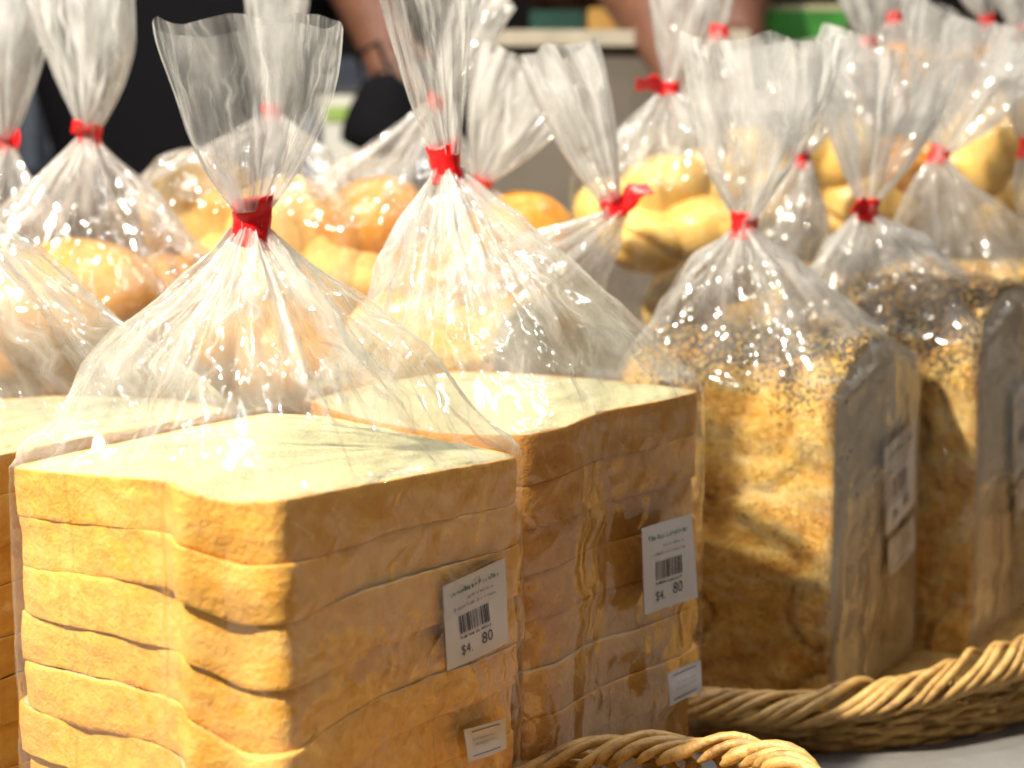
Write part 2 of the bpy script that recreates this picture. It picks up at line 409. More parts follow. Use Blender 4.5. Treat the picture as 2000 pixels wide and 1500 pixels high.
    qd = np.cross(d, wdir); qd /= np.linalg.norm(qd)
    ang = np.arctan2(e[:, 1], e[:, 0]); ce, se = np.cos(ang), np.sin(ang)
    tie_h = .006
    for k in range(1, 5):
        q = neck + (wdir * ce[:, None] + qd * se[:, None]) * rn * (1 + .15 * vn(t * 40, 0 * t, seed + 71, 40))[:, None] + d * tie_h * k / 4
        V.append(q); MK.append(mk[1] * one); UV.append(np.stack([t * 10, np.full(nt_, vlen + .3 * k / 4)], 1))
    # --- mouth
    rag = .12 * fbm(t * 5, 0 * t, seed + 81, 3, 5) + .025 * vn(t * 18, 0 * t, seed + 82, 18, True)
    n2 = neck + d * tie_h
    for k in range(1, rowsF + 1):
        u = k / rowsF
        W = rn + (hw - rn) * (1 - (1 - u) ** 1.9); D = rn + (hd - rn) * (1 - (1 - u) ** 1.5)
        HH = (FH - tie_h) * u * (1 + rag * u)
        fold = 1.25 * vn(t * 6, 0 * t + .6 * u, seed + 91, 6) + .55 * vn(t * 15, 0 * t + .8 * u, seed + 92, 15) + .22 * vn(t * 37, 0 * t + u, seed + 93, 37)
        y = u * FH * 100
        cr = .20 * vn(t * 24, 0 * t + y * .7, seed + 94, 24, True) + .12 * fbm(t * 12, 0 * t + y * .5, seed + 95, 3, 12)
        a2 = ang + .55 * vn(t * 9, 0 * t + .4 * u, seed + 96, 9) * (1 - .5 * u)
        x_ = W * np.cos(a2) * (1 + .06 * fold * (1 - u)) + W * .05 * fold * 0
        q_ = D * np.sin(a2) + D * (.75 * fold * (.55 + .45 * (1 - u)) + cr)
        bend = (.14 * vn(t * 3, 0 * t + 1.2 * u, seed + 97, 3) + .16 * vn(0 * t + 3.3, 0 * t + 1.4 * u, seed + 98)) * hw * u * math.sin(u * 2.2 + seed) 
        V.append(n2 + d * HH[:, None] + wdir * (x_ + bend)[:, None] + qd * q_[:, None]); MK.append((mk[1] + (mk[2] - mk[1]) * ss(0, .6, u)) * one)
        UV.append(np.stack([t * 10, np.full(nt_, vlen + .3 + y)], 1))
    nr = len(V)
    o = mesh('plastic_bag', np.concatenate(V), ringfaces(nr, nt_), film, parent, np.concatenate(UV))
    at_ = o.data.attributes.new('milk', 'FLOAT', 'POINT'); at_.data.foreach_set('value', np.concatenate(MK).astype(np.float32))
    return o

def tie(parent, neck, d, seed, r=.0068, h=.013, tail=None, tail_w=.010):
    """red tape: a squashed band round the neck and a folded tape tail"""
    rng = random.Random(seed); neck = np.array(neck, float); d = np.array(d, float); d /= np.linalg.norm(d)
    a = np.cross(d, [0, 1, 0]); a /= np.linalg.norm(a); b = np.cross(d, a)
    n = 40; rows = 12; ph = np.arange(n) / n * 2 * np.pi; V = []
    c0 = neck + d * .003
    for thick in (0, 1):
        for k in range(rows):
            s = k / (rows - 1) - .5
            if thick: s = -s
            rr = r * (1 + .10 * np.sin(ph * 2 + rng.random() * .2 + seed) + .09 * vn(ph / (2 * np.pi) * 9, 0 * ph + s * 3, seed, 9) + .05 * vn(ph / (2 * np.pi) * 20, 0 * ph + s * 9, seed + 1, 20)) * (1 + .35 * s * s)
            if thick: rr = rr - .0009
            V.append(c0 + (a * np.cos(ph)[:, None] + b * np.sin(ph)[:, None] * .85) * rr[:, None] + d * (s * h * (1 + .18 * np.sin(ph + seed)))[:, None])
    V = np.concatenate(V); F_ = ringfaces(rows * 2, n).tolist()
    last = (rows * 2 - 1) * n
    F_ += [[last + j, last + (j + 1) % n, (j + 1) % n, j] for j in range(n)]
    m = MB(); m.add(V, F_)
    if tail is not None:
        t1 = np.array(tail, float); p0 = c0 + (a * np.sign(np.dot(t1 - c0, a)) * r * .6) - np.array([0, r * .6, 0])
        L = []; L2 = []; nn = 14
        for k in range(nn):
            s = k / (nn - 1); p = p0 * (1 - s) + t1 * s + d * .0016 * math.sin(s * 7 + seed)
            ax_ = (t1 - p0) / np.linalg.norm(t1 - p0); wv = np.cross(ax_, [0, 1, 0]); wv /= np.linalg.norm(wv)
            wv = wv * math.cos(s * .9) + np.array([0, 1, 0]) * math.sin(s * .9)
            ww = tail_w * .5 * (1 + .15 * math.sin(s * 9 + seed))
            for q in (-1, -.5, 0, .5, 1): L.append(p + wv * ww * q + np.array([0, -.0006 * (1 - q * q), 0]))
            for q in (1, .5, 0, -.5, -1): L.append(p + wv * ww * q + np.array([0, .0006, 0]))
        m.add(L, ringfaces(nn, 10).tolist() + [list(range(10))[::-1], [(nn - 1) * 10 + j for j in range(10)]])
    return m.build('red_tape_tie', RED, parent)

# ------------------------------------------------------------------ sliced white loaf
def slices(parent, top, n, th, seed, mats, droop=None, nt_=200, jit=.0021, rough=1.0, rb=.0006):
    rng = random.Random(seed)
    P0 = resample(top, nt_, 3, .09); cen0 = P0.mean(0); t = np.arange(nt_) / nt_
    tilts = [(0, 0)] + [(rng.uniform(-.016, .016), rng.uniform(-.016, .016)) for _ in range(n)]
    thick = [0] + [rng.uniform(-.0012, .0012) for _ in range(n)]
    def zoff(i, P):                          # the seam above slice i, shared with the slice over it
        z = (P[:, 0] - cen0[0]) * tilts[i][0] + (P[:, 1] - cen0[1]) * tilts[i][1] + thick[i]
        if i: z = z + .0015 * fbm(t * 13, 0 * t + i * 5., seed + 9, 4, 13) * rough
        if droop is not None and i: z = z - droop(P, i)
        return z
    for k in range(n):
        dx, dy = (rng.uniform(-jit, jit), rng.uniform(-jit, jit)) if k else (0, 0)
        rot = rng.uniform(-.012, .012) if k else 0; sc_ = 1 + (rng.uniform(-.010, .006) if k else 0)
        P = P0 - cen0; x = P[:, 0] * math.cos(rot) - P[:, 1] * math.sin(rot); y = P[:, 0] * math.sin(rot) + P[:, 1] * math.cos(rot)
        flat = P[:, 2] * max(0, 1 - .12 * k); flat1 = P[:, 2] * max(0, 1 - .12 * (k + 1))
        P = np.stack([x * sc_, y * sc_, 0 * x], 1) + cen0 + np.array([dx, dy, 0])
        on = outnorm(P)
        if k: P = P + on * (.0016 * rough * vn(t * 7, 0 * t + k * 1.7, seed + 60, 7))[:, None]
        zt = cen0[2] - k * th + flat + zoff(k, P); zbm = cen0[2] - (k + 1) * th + flat1 + zoff(k + 1, P)
        cen = P.mean(0); V = []; M = []
        rings = [.002, .12, .25, .38, .5, .62, .74, .84, .92, .968, .988]
        for r_ in rings:
            q = cen + (P - cen) * r_; q[:, 2] = zt.mean() * (1 - r_) + zt * r_ - .0003 + .0007 * fbm(q[:, 0] * 150, q[:, 1] * 150, seed + k, 3)
            V.append(q); M.append(1)
        prof = [(rb * (1 - math.sin(a)), rb * (1 - math.cos(a)), 0) for a in (.5, 1.0, 1.57)]
        for ins, dz, _ in prof:
            q = P - on * ins; q[:, 2] = zt - dz; V.append(q); M.append(0)
        for j in range(1, 14):
            sg = j / 14; q = P.copy(); q[:, 2] = (zt - rb) * (1 - sg) + (zbm + rb) * sg; V.append(q); M.append(0)
        for ins, dz, _ in prof[::-1]:
            q = P - on * ins; q[:, 2] = zbm + dz - .0003; V.append(q); M.append(0)
        q = cen + (P - cen) * .8; q[:, 2] = zbm - .0003; V.append(q); M.append(1)
        nr = len(V)
        for j in range(len(rings), nr - 1):      # torn, dimpled crust
            sg = (j - len(rings)) / (nr - 1 - len(rings)); zz = (k + sg) * th * 100
            hh = (.0011 * fbm(t * 30, 0 * t + zz * 1.3, seed + 7, 5, 30) + .0011 * vn(t * 9, 0 * t + zz * .8, seed + 8, 9)) * rough + .0006 * math.sin(math.pi * sg)
            V[j] = V[j] + on * hh[:, None]
        mesh('bread_slice', np.concatenate(V), ringfaces(nr, nt_), mats, parent, None, np.repeat(np.array(M[1:]), nt_))

# ------------------------------------------------------------------ price labels
def text_geo(s, size):
    c = bpy.data.curves.new('t', 'FONT'); c.body = s; c.size = size; c.align_x = 'CENTER'; c.resolution_u = 2
    o = bpy.data.objects.new('t', c); C.objects.link(o)
    dg = bpy.context.evaluated_depsgraph_get(); dg.update()
    me = bpy.data.meshes.new_from_object(o.evaluated_get(dg))
    v = np.array([list(p.co) for p in me.vertices]); f = [list(p.vertices) for p in me.polygons]
    bpy.data.objects.remove(o); bpy.data.curves.remove(c); bpy.data.meshes.remove(me)
    return v, f
def label(parent, name, corners, kind, seed=0):
    """corners: tl, tr, br, bl in world; paper with printed matter a hair above it"""
    tl, tr, br, bl = [np.array(c, float) for c in corners]
    nrm = np.cross(tr - tl, tl - bl); nrm /= np.linalg.norm(nrm)
    if nrm[1] > 0: nrm = -nrm
    def P(u, v, h): # u 0..1 left->right, v 0..1 bottom->top
        curl = .0006 * math.sin(v * 5 + seed) * math.sin(u * 3.1)
        q = (bl * (1 - u) + br * u) * (1 - v) + (tl * (1 - u) + tr * u) * v
        return q + nrm * (h + curl)
    m = MB(); n = 14
    for h, flip in ((.0003, False), (0, True)):
        V = [P(i / n, j / n, h) for j in range(n + 1) for i in range(n + 1)]
        f = ringfaces(n + 1, n + 1, False).tolist()
        m.add(V, [q[::-1] for q in f] if flip else f, 0)
    def rect(u0, v0, u1, v1, mi):
        k = 6
        V = [P(u0 + (u1 - u0) * i / k, v0 + (v1 - v0) * j / 1, .00055) for j in range(2) for i in range(k + 1)]
        m.add(V, ringfaces(2, k + 1, False).tolist(), mi)
    def text(s, u, v, size, mi, sx=1.0):
        tv, tf = text_geo(s, size)
        if len(tv): m.add([P(u + a[0] * sx, v + a[1], .00055) for a in tv], tf, mi)
    rng = random.Random(seed)
    def scrawl(u0, u1, v, hgt, mi):          # print too small to read in the photograph
        u = u0
        while u < u1:
            wd = rng.uniform(.012, .030); hh = hgt * rng.choice([.65, .7, 1.0]); 
            rect(u, v, u + .008, v + hh, mi); rect(u + .008, v + rng.choice([0, .5, .8]) * hh * .8, u + wd, v + rng.choice([.3, .9, 1.0]) * hh, mi)
            u += wd + rng.choice([.006, .008, .03])
    if kind == 'price':
        scrawl(.12, .88, .825, .060, 3)
        scrawl(.38, .78, .725, .034, 2); scrawl(.16, .84, .640, .036, 2)
        x = .22
        while x < .70:
            bw = rng.choice([.008, .012, .02]); rect(x, .36, x + bw, .57, 1 if rng.random() < .6 else 2); x += bw + rng.choice([.006, .009, .014])
        scrawl(.22, .70, .300, .035, 1)
        text('$4.', .30, .115, .16, 1, .9); text('80', .63, .135, .19, 1, 1.0)
    else:
        rect(.16, .86, .84, .885, 1); rect(.12, .13, .82, .155, 1)
        scrawl(.2, .8, .42, .05, 2); scrawl(.2, .75, .58, .05, 2)
    return m.build(name, [PAPER, INK, INK_SOFT, TEAL], parent, smooth=False)

# ================================================================== SETTING
TAB = .012
WOODG = plain('grey_table_top', (.23, .22, .205), .55, .4, 30, .0004)
m = MB(); m.box((.1, 1.0, TAB - .02), (2.6, 1.7, .04)); tb = m.build('table', plain('stall_table_top', (.20, .195, .185), .5, .4, 60, .0003), None, False)
tag(tb, 'grey table top under the wicker baskets', 'table')
m = MB(); m.box((0, 12, -.83), (60, 40, .02)); tag(m.build('floor', plain('hall_floor', (.10, .085, .07), .5, .5, 3, .001), None, False), kind='structure')

# ---- baskets
def basket(label_, cx, cy, a, b, rot, zr, zb, seed, n_str=90, expo=2.6, rr=.0105, group=None, tilt=0.0, quad=False):
    t = thing('wicker_basket', label_, 'basket', (cx, cy, zb), group)
    rng = random.Random(seed)
    def c(s, k=1.0, dz=0):
        th = s * 2 * math.pi; cs, sn = math.cos(th), math.sin(th)
        r = (abs(cs) ** expo + abs(sn) ** expo) ** (-1 / expo)
        x, y = a * k * r * cs, b * k * r * sn
        return np.array([cx + x * math.cos(rot) - y * math.sin(rot), cy + x * math.sin(rot) + y * math.cos(rot), dz + tilt * x * (abs(x) / (.6 * a) if quad else 1) * min(1.0, max(0, (dz - zb) / (zr - zb)))])
    def outv(s):
        p = c(s + .002) - c(s - .002); o = np.array([p[1], -p[0], 0]); return o / np.linalg.norm(o)
    m = MB()
    per = sum(np.linalg.norm(c((i + 1) / 200) - c(i / 200)) for i in range(200))
    for i in range(n_str):                       # border rods laid diagonally over the rim
        s0 = i / n_str; Ls = (.058 + rng.uniform(-.006, .006)) / per; L = []
        r_ = .0021 * rng.uniform(.85, 1.15); wob = rng.uniform(-.0015, .0015)
        for k in range(15):
            v = k / 14; s = s0 + Ls * v
            ph = math.radians(-58 + 215 * v)
            rad = rr + .0012 * math.sin(v * 9 + i) 
            L.append(c(s, 1, zr + wob + rad * math.sin(ph) * 1.0) + outv(s) * rad * math.cos(ph))
        m.tube(L, r_, 9)
    m.build('rim', WICKER, t)
    m = MB(); nst = int(per / .017); rows = int((zr - zb) / .0052) + 1
    for k in range(rows):
        z = zr - .006 - k * .0052; sl = 1 - .05 * (zr - z) / max(.02, zr - zb)
        L = []; M_ = nst * 4
        for i in range(M_ + 1):
            s = i / M_; w_ = math.cos(s * nst * math.pi + k * math.pi) * .0022
            L.append(c(s % 1.0, sl, z + .0006 * math.sin(i * .7 + k)) + outv(s % 1.0) * (w_ + .001))
        m.tube(L, .0027, 7, taper=False)
    for i in range(nst):
        s = (i + .5) / nst
        m.tube([c(s, 1 - .05 * (zr - z) / (zr - zb), z) for z in np.linspace(zb, zr, 7)], .0022, 7, taper=False)
    for k in range(16):                          # loose splinters and fibres
        s0 = rng.random(); zz = rng.uniform(zb + .01, zr - .008); L = []
        for j in range(24):
            s = (s0 + j / 24 * rng.uniform(.10, .13)) % 1; L.append(c(s, 1 - .05 * (zr - zz) / (zr - zb), zz + .003 * math.sin(j * .5 + k)) + outv(s) * (.0062 + .0012 * math.sin(j * .9 + k)))
        m.tube(L, .0005, 5)
    m.build('woven_wall', WICKER, t)
    m = MB(); ring = np.array([c(i / 60, .95, zb + .004) for i in range(60)]); cc = ring.mean(0)
    V = np.concatenate([ring, ring - [0, 0, .004]]); m.add(V, ringfaces(2, 60).tolist() + [list(range(60)), [60 + i for i in range(60)][::-1]])
    m.build('base', WICKER, t)
    return t
basket('wicker basket with twisted rim holding the seeded loaves', .178, .922, .190, .165, R(35), .053, TAB, 3, 124, 2.8, .0085, tilt=.14)
basket('wicker basket under the white loaves, only one rounded rim end showing', -.038, .497, .142, .092, R(14), .033, TAB, 8, 92, 2.4, .009, tilt=.24)

# ---- stepped display behind
m = MB(); m.box((-.30, 1.16, .066), (.86, .46, .108)); tag(m.build('display_step', WOODG, None, False), 'grey raised step under the bags of buns at the back', 'display step')
m = MB(); m.box((.72, 1.31, .066), (.90, .34, .108)); tag(m.build('display_step', WOODG, None, False), 'grey raised step behind the basket of seeded loaves', 'display step')

# ================================================================== WHITE LOAVES
GW = 'clear bags of sliced white bread'
def white_loaf(label_, top, n, th, neck, flare, seed, droop=None, zbot=None, tail=None, res=420, nk=.0052, film=None, tr=.0066, thh=.013, sag=0, mats=None, rough=1.0):
    cen = sum((Vector(p) for p in top), Vector()) / len(top)
    zb = (cen.z - n * th) if zbot is None else zbot
    t = thing('bagged_loaf', label_, 'bagged bread', (cen.x, cen.y, zb), GW)
    slices(t, top, n, th, seed, mats or [CRUST, CRUMB], droop, rough=rough)
    bag(t, top, zb - .001, neck, seed, flare, res, film or FILM, nk, sag=sag, wr=.6)
    d = Vector(flare[0]) - Vector(neck)
    tie(t, neck, d, seed, tr, thh, tail)
    return t
# front loaf
A_top = [at(8, 914, .534), at(340, 938, .480), at(348, 952, .466), at(450, 981, .463), at(552, 976, .456), at(790, 930, .503), at(1022, 891, .558), at(860, 858, .590), at(640, 812, .625), at(520, 806, .628), at(300, 850, .585)]
fc = at(470, 980, .468)
def droopA(P, k):
    d = np.exp(-(((P[:, 0] - (fc.x + .010)) / .020) ** 2 + ((P[:, 1] - fc.y) / .030) ** 2)); return d * (.0024 * min(k, 4))
A = white_loaf('nearest clear bag of sliced white bread with the lowest red tie and a price label', A_top, 9, .0163,
    at(492, 452, .535), (at(490, 50, .53), .0285, .011), 11, droopA, zbot=.036, tr=.0068, thh=.0155)
label(A, 'price_label', [at(863, 1146, .5125), at(985, 1089, .5410), at(992, 1254, .5420), at(872, 1311, .5135)], 'price', 1)
label(A, 'date_label', [at(905, 1425, .5205), at(986, 1402, .5390), at(988, 1462, .5395), at(913, 1489, .5215)], 'date', 2)
# second loaf
B_top = [at(600, 782, .70), at(700, 818, .655), at(860, 848, .622), at(1025, 850, .598), at(1105, 833, .612), at(1170, 803, .640), at(1300, 780, .675), at(1372, 762, .704), at(1200, 742, .740), at(1010, 728, .775), at(880, 724, .785), at(720, 750, .745)]
B = white_loaf('clear bag of sliced white bread touching the seeded loaf, tallest red tie', B_top, 9, .0184,
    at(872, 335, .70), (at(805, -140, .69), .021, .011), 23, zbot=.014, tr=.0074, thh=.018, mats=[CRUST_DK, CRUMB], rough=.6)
label(B, 'price_label', [at(1252, 1032, .6430), at(1350, 1003, .6700), at(1362, 1166, .6735), at(1258, 1201, .6450)], 'price', 5)
label(B, 'date_label', [at(1302, 1317, .6505), at(1368, 1288, .6690), at(1370, 1348, .6695), at(1308, 1379, .6520)], 'date', 6)
# left loaf
C_top = [at(-460, 850, .66), at(-130, 912, .565), at(20, 884, .590), at(180, 850, .620), at(455, 800, .685), at(330, 778, .745), at(120, 772, .79), at(-150, 790, .76)]
Cl = white_loaf('clear bag of sliced white bread cut off by the left edge of the picture', C_top, 8, .0165,
    at(-190, 330, .66), (at(-260, 20, .65), .024, .010), 37, zbot=.040)

# ================================================================== SEEDED LOAVES
GS = 'clear bags of seeded bread'
def seeded(label_, near, ang, wid, length, zb, H, neck, flare, seed, tail=None, res=360, labels=False, film=None, tr=.0062, thh=.012, sag=.0):
    """near: the near lower corner (x, y); ang: heading of the cut face; arch section stands across it, loaf runs back-left"""
    t = thing('bagged_loaf', label_, 'bagged bread', (near[0], near[1], zb), GS)
    e1 = np.array([math.cos(ang), math.sin(ang), 0]); e2 = np.array([-math.sin(ang), math.cos(ang), 0])
    na = 120; base = np.array([near[0], near[1], zb])
    # arch outline around: param from lower-left up over to lower-right and back along the floor
    def arch(n, g=0.0):
        pts = []
        ks = np.linspace(0, 1, n)
        for s in ks:
            if s < .36: x = -wid / 2 * (1.04 - .04 * s / .36); z = H * .80 * s / .36
            elif s < .64:
                a = math.pi * (1 - (s - .36) / .28); x = wid / 2 * math.cos(a); z = H * .80 + H * .20 * math.sin(a) ** .85
            else: x = wid / 2 * (1.0 + .04 * (s - .64) / .36); z = H * .80 * (1 - (s - .64) / .36)
            pts.append((x, z))
        return np.array(pts)
    O = arch(na); nl = 64; V = []; M = []
    cenz = H * .45
    rows = [(0, .02), (0, .3), (0, .6), (0, .85), (0, .95), (.0015, .985)] + [(.004 + (length - .008) * k / nl, 1.0) for k in range(nl + 1)] + [(length - .001, .97), (length, .6), (length, .02)]
    s_ = np.linspace(0, 1, na)
    for k, (l, g) in enumerate(rows):
        x = O[:, 0] * g; z = cenz + (O[:, 1] - cenz) * g
        nx = np.gradient(O[:, 1]); nz = -np.gradient(O[:, 0]); q = np.hypot(nx, nz) + 1e-9; nx, nz = -nx / q, -nz / q
        n = fbm(s_ * 22, 0 * s_ + l * 100 * .9, seed + 3, 5) ; cr = np.abs(vn(O[:, 1] * 100 * .42 + .4 * vn(0 * s_ + l * 60, s_ * 3, seed), 0 * s_ + l * 25, seed + 5))
        h = .0046 * n - .0045 * (1 - ss(0, .10, cr)) if g == 1.0 else 0 * n
        # overhang of the top crust
        h = h + (.003 * np.exp(-((O[:, 1] / H - .78) / .05) ** 2) if g == 1.0 else 0)
        x = x + nx * h; z = z + nz * h
        V.append(base + e1 * (wid / 2 + x)[:, None] + e2 * (l + .0009 * fbm(s_ * 9, 0 * s_ + g * 3, seed + 8, 3))[:, None] + np.array([0, 0, 1]) * z[:, None]); M.append(1 if k < 5 else 0)
    nr = len(V); mesh('seeded_loaf', np.concatenate(V), ringfaces(nr, na), [SEEDED, GRAIN], t, None, np.repeat(M[1:], na))
    # film: its rim runs round the shoulders of the arch
    w2 = wid / 2
    zt = zb + H * .80
    rim = []
    for l in (0, length * .33, length * .66, length):
        rim.append(base + e2 * l)
    rim += [base + e2 * length + e1 * w2, base + e2 * length + e1 * wid]
    for l in (length * .5, 0): rim.append(base + e1 * wid + e2 * l)
    rim.append(base + e1 * w2 - e2 * .002)
    zo = [H * .84, H * .87, H * .87, H * .84, H * .98, H * .84, H * .87, H * .84, H * .95]
    rim = [Vector((p[0], p[1], zb + z)) for p, z in zip(rim, zo)]
    bag(t, rim, zb - .001, neck, seed, flare, res, film or FILM, off=.0036, amp=.0038, sag=sag, wr=.5, mk=(.010, .44, .50, .13))
    d = Vector(flare[0]) - Vector(neck); tie(t, neck, d, seed, tr, thh, tail)
    if labels:
        n = -e2; o = n * .0046
        def P(u, v): return base + e1 * wid * u + o + np.array([0, 0, v])
        label(t, 'price_label', [P(.44, H * .68), P(.80, H * .73), P(.83, H * .49), P(.48, H * .43)], 'price', seed)
        label(t, 'date_label', [P(.52, H * .41), P(.82, H * .45), P(.84, H * .35), P(.54, H * .31)], 'date', seed + 1)
    return t
ANG = math.atan2(.10, .063)
Dl = seeded('clear bag with a seeded brown loaf standing beside the white bread', (.154, .776), ANG, .132, .120, .0140, .186,
    at(1452, 452, .835), (at(1485, 85, .825), .040, .014), 51, labels=True)
E = seeded('clear bag with a seeded brown loaf cut off by the right picture edge', (.2517, .881), ANG, .128, .120, .0140, .207,
    at(1694, 420, .93), (at(1750, 90, .92), .045, .015), 62, labels=True, tail=at(1668, 400, .915))
Fl = seeded('clear bag whose red tie has a long tape tail before the pale folded rolls', (-.010, .845), ANG, .10, .10, .074, .142,
    at(1200, 415, .86), (at(1092, 105, .85), .021, .009), 73, tail=at(1268, 362, .85), res=300)
Gl = seeded('clear bag with a seeded loaf, small red tie before the golden rolls', (.325, 1.055), ANG, .10, .10, .075, .150,
    at(1832, 312, 1.09), (at(1925, 50, 1.08), .050, .015), 84, res=300)
Hl = seeded('clear bag with a seeded loaf, red tie cut off by the right picture edge', (.425, 1.09), ANG, .10, .09, .075, .150,
    at(2006, 300, 1.12), (at(2060, 60, 1.12), .036, .012), 95, res=260)
Il = seeded('clear bag with a seeded loaf, faded red tie seen through other film', (.170, 1.03), ANG, .10, .10, .075, .148,
    at(1568, 318, 1.06), (at(1560, 90, 1.05), .045, .014), 106, res=260)

# ================================================================== BUNS
GB = 'clear bags of golden buns'
def bun(parent, c, r, seed, kind, m, sq=.72, rot=0):
    nu, nv = 72, 44
    th = np.arange(nu) / nu * 2 * np.pi; V = []
    for k in range(nv + 1):
        p = math.pi * k / nv
        z = -math.cos(p); s = max(math.sin(p), .002)
        x = np.cos(th) * s; y = np.sin(th) * s
        a = fbm(x * 1.6 + 7 + z, y * 1.6 + z * 1.3 + 5, seed, 3)
        f = 1 + .05 * a
        if kind == 'twist':
            f = f + .03 * np.sin(5 * th + 6 * z + seed) + .05 * (1 - 2 * np.abs(vn(x * 4 + z * 2, y * 4, seed + 4)))
        if kind == 'fold':
            g = x * .8 + z * 1.1 + .35 * np.sin(y * 3 + seed)
            f = f - .16 * np.exp(-((g - .25) / .10) ** 2) - .05 * np.exp(-((g + .45) / .09) ** 2)
        if kind == 'knot':
            f = f - .16 * np.exp(-((np.abs(np.sin(th * 1.5 + z * 2 + seed)) - .0) / .16) ** 2) * s
        V.append(np.stack([x * f * r[0], y * f * r[1], (z * sq * f + 0) * r[2]], 1))
    V = np.concatenate(V)
    cs, sn = math.cos(rot), math.sin(rot)
    V = np.stack([V[:, 0] * cs - V[:, 2] * sn, V[:, 1], V[:, 0] * sn + V[:, 2] * cs], 1) + np.array(c)
    return mesh('bun', V, ringfaces(nv + 1, nu), m, parent)
def bun_bag(label_, buns, cx, cy, rx, ry, zb, zr, neck, flare, seed, tail=None, res=260, tr=.0062, thh=.011, film=None, rot=0, rim_n=10, amp=.005, wob=.10, sag=0):
    t = thing('bagged_buns', label_, 'bagged buns', (cx, cy, zb), GB)
    for (px, py, Y, r, kind, m, sq, ro) in buns:
        c = at(px, py, Y); bun(t, c, r, seed + int(px), kind, m, sq, ro)
    cs_ = [(at(b_[0], b_[1], b_[2]), b_[3]) for b_ in buns]
    x0 = min(c.x - q[0] for c, q in cs_); x1 = max(c.x + q[0] for c, q in cs_); y0 = min(c.y - q[1] for c, q in cs_); y1 = max(c.y + q[1] for c, q in cs_)
    cx, cy, rx, ry = (x0 + x1) / 2, (y0 + y1) / 2, (x1 - x0) / 2 * 1.04, (y1 - y0) / 2 * 1.10
    zr = max(c.z for c, q in cs_) + .004
    rng = random.Random(seed); rim = []
    for k in range(rim_n):
        a = k / rim_n * 2 * math.pi; q = 1 + rng.uniform(-wob, wob)
        rim.append(Vector((cx + rx * q * math.cos(a), cy + ry * q * math.sin(a), zr + rng.uniform(-.006, .006))))
    bag(t, rim, zb, neck, seed, flare, res, film or FILM, amp=amp, rowsC=60, rowsB=26, rowsF=40, sag=-.42, body_in=.01, mk=(.02, .42, .48, .10))
    tie(t, neck, Vector(flare[0]) - Vector(neck), seed, tr, thh, tail)
    return t
def cxy(px, Y): return (px - 1000) / F * Y
ST = .121
# left round bun
bun_bag('clear bag holding a smooth round brown bun, red tie before black clothing', [(148, 600, .90, (.050, .046, .052), 'round', BUN, .72, .1), (330, 575, .97, (.035, .034, .034), 'round', BUN, .7, 0), (20, 690, .93, (.04, .04, .04), 'round', BUN, .7, 0), (230, 720, .93, (.045, .045, .04), 'round', BUN, .7, 0), (350, 690, .95, (.045, .045, .04), 'round', BUN, .7, 0)],
    cxy(180, .93), .945, .068, .060, ST, .215, at(175, 275, .93), (at(168, -70, .92), .037, .013), 201, tail=at(150, 238, .915), thh=.012)
bun_bag('clear bag at the far left whose faded red tie has a twisted tape end', [(-60, 560, .98, (.045, .045, .045), 'round', BUN, .72, 0), (-20, 700, .98, (.045, .045, .045), 'round', BUN, .72, 0)],
    cxy(-30, 1.0), 1.02, .068, .060, ST, .232, at(12, 290, .98), (at(-10, -60, .97), .034, .012), 202, tail=at(38, 265, .97), thh=.009)
# twisted herb buns behind the front mouth
bun_bag('clear bag of twisted herb buns behind the mouth of the nearest bag', [(400, 420, 1.01, (.038, .036, .044), 'twist', BUN_TWIST, .85, .3), (560, 470, 1.0, (.040, .038, .046), 'twist', BUN_TWIST, .85, -.35), (470, 560, .99, (.045, .04, .045), 'twist', BUN_TWIST, .8, 0), (620, 600, 1.0, (.04, .04, .045), 'twist', BUN_TWIST, .8, 0), (350, 600, 1.0, (.04, .04, .045), 'round', BUN_TWIST, .8, 0), (560, 700, .96, (.045, .04, .045), 'round', BUN, .8, 0)],
    cxy(480, 1.02), 1.04, .062, .056, ST, .262, at(530, 232, 1.02), (at(548, -70, 1.01), .022, .009), 203, amp=.006)
# orange bun left of the tall tie
bun_bag('clear bag with a shiny orange bun, between the two front red ties', [(735, 440, .98, (.034, .034, .036), 'round', BUN, .8, .2), (690, 560, .98, (.042, .04, .042), 'twist', BUN_TWIST, .8, .2), (820, 560, .98, (.042, .04, .042), 'round', BUN, .8, 0), (760, 680, .97, (.045, .04, .042), 'round', BUN, .8, 0)],
    cxy(760, 1.0), 1.01, .052, .050, ST, .250, at(850, 212, .99), (at(965, -20, .985), .018, .007), 204, amp=.006)
# bun behind the tall neck
bun_bag('clear bag with a bun, its mouth leaning right before the grey counter', [(1010, 500, .93, (.036, .035, .044), 'round', BUN, .85, -.5), (920, 560, .93, (.04, .04, .04), 'round', BUN, .8, 0), (1000, 640, .93, (.04, .04, .04), 'fold', BUN, .8, 0)],
    cxy(970, .94), .95, .044, .046, ST, .222, at(935, 372, .92), (at(1035, 128, .91), .030, .010), 205, amp=.005)
# pale folded rolls in the middle
bun_bag('clear bag of pale yellow folded rolls in the middle, red tape tail pointing left', [(1295, 372, 1.05, (.031, .029, .028), 'round', BUN_PALE, .8, .25), (1190, 420, 1.06, (.024, .028, .030), 'round', BUN_PALE, .8, 0), (1372, 450, 1.04, (.032, .032, .028), 'round', BUN_PALE, .8, -.2), (1262, 468, 1.04, (.031, .030, .027), 'fold', BUN_PALE, .8, 0)],
    cxy(1285, 1.08), 1.08, .055, .052, ST - .03, .262, at(1308, 182, 1.07), (at(1352, -120, 1.06), .028, .011), 206, tail=at(1242, 160, 1.05), thh=.008, amp=.006)
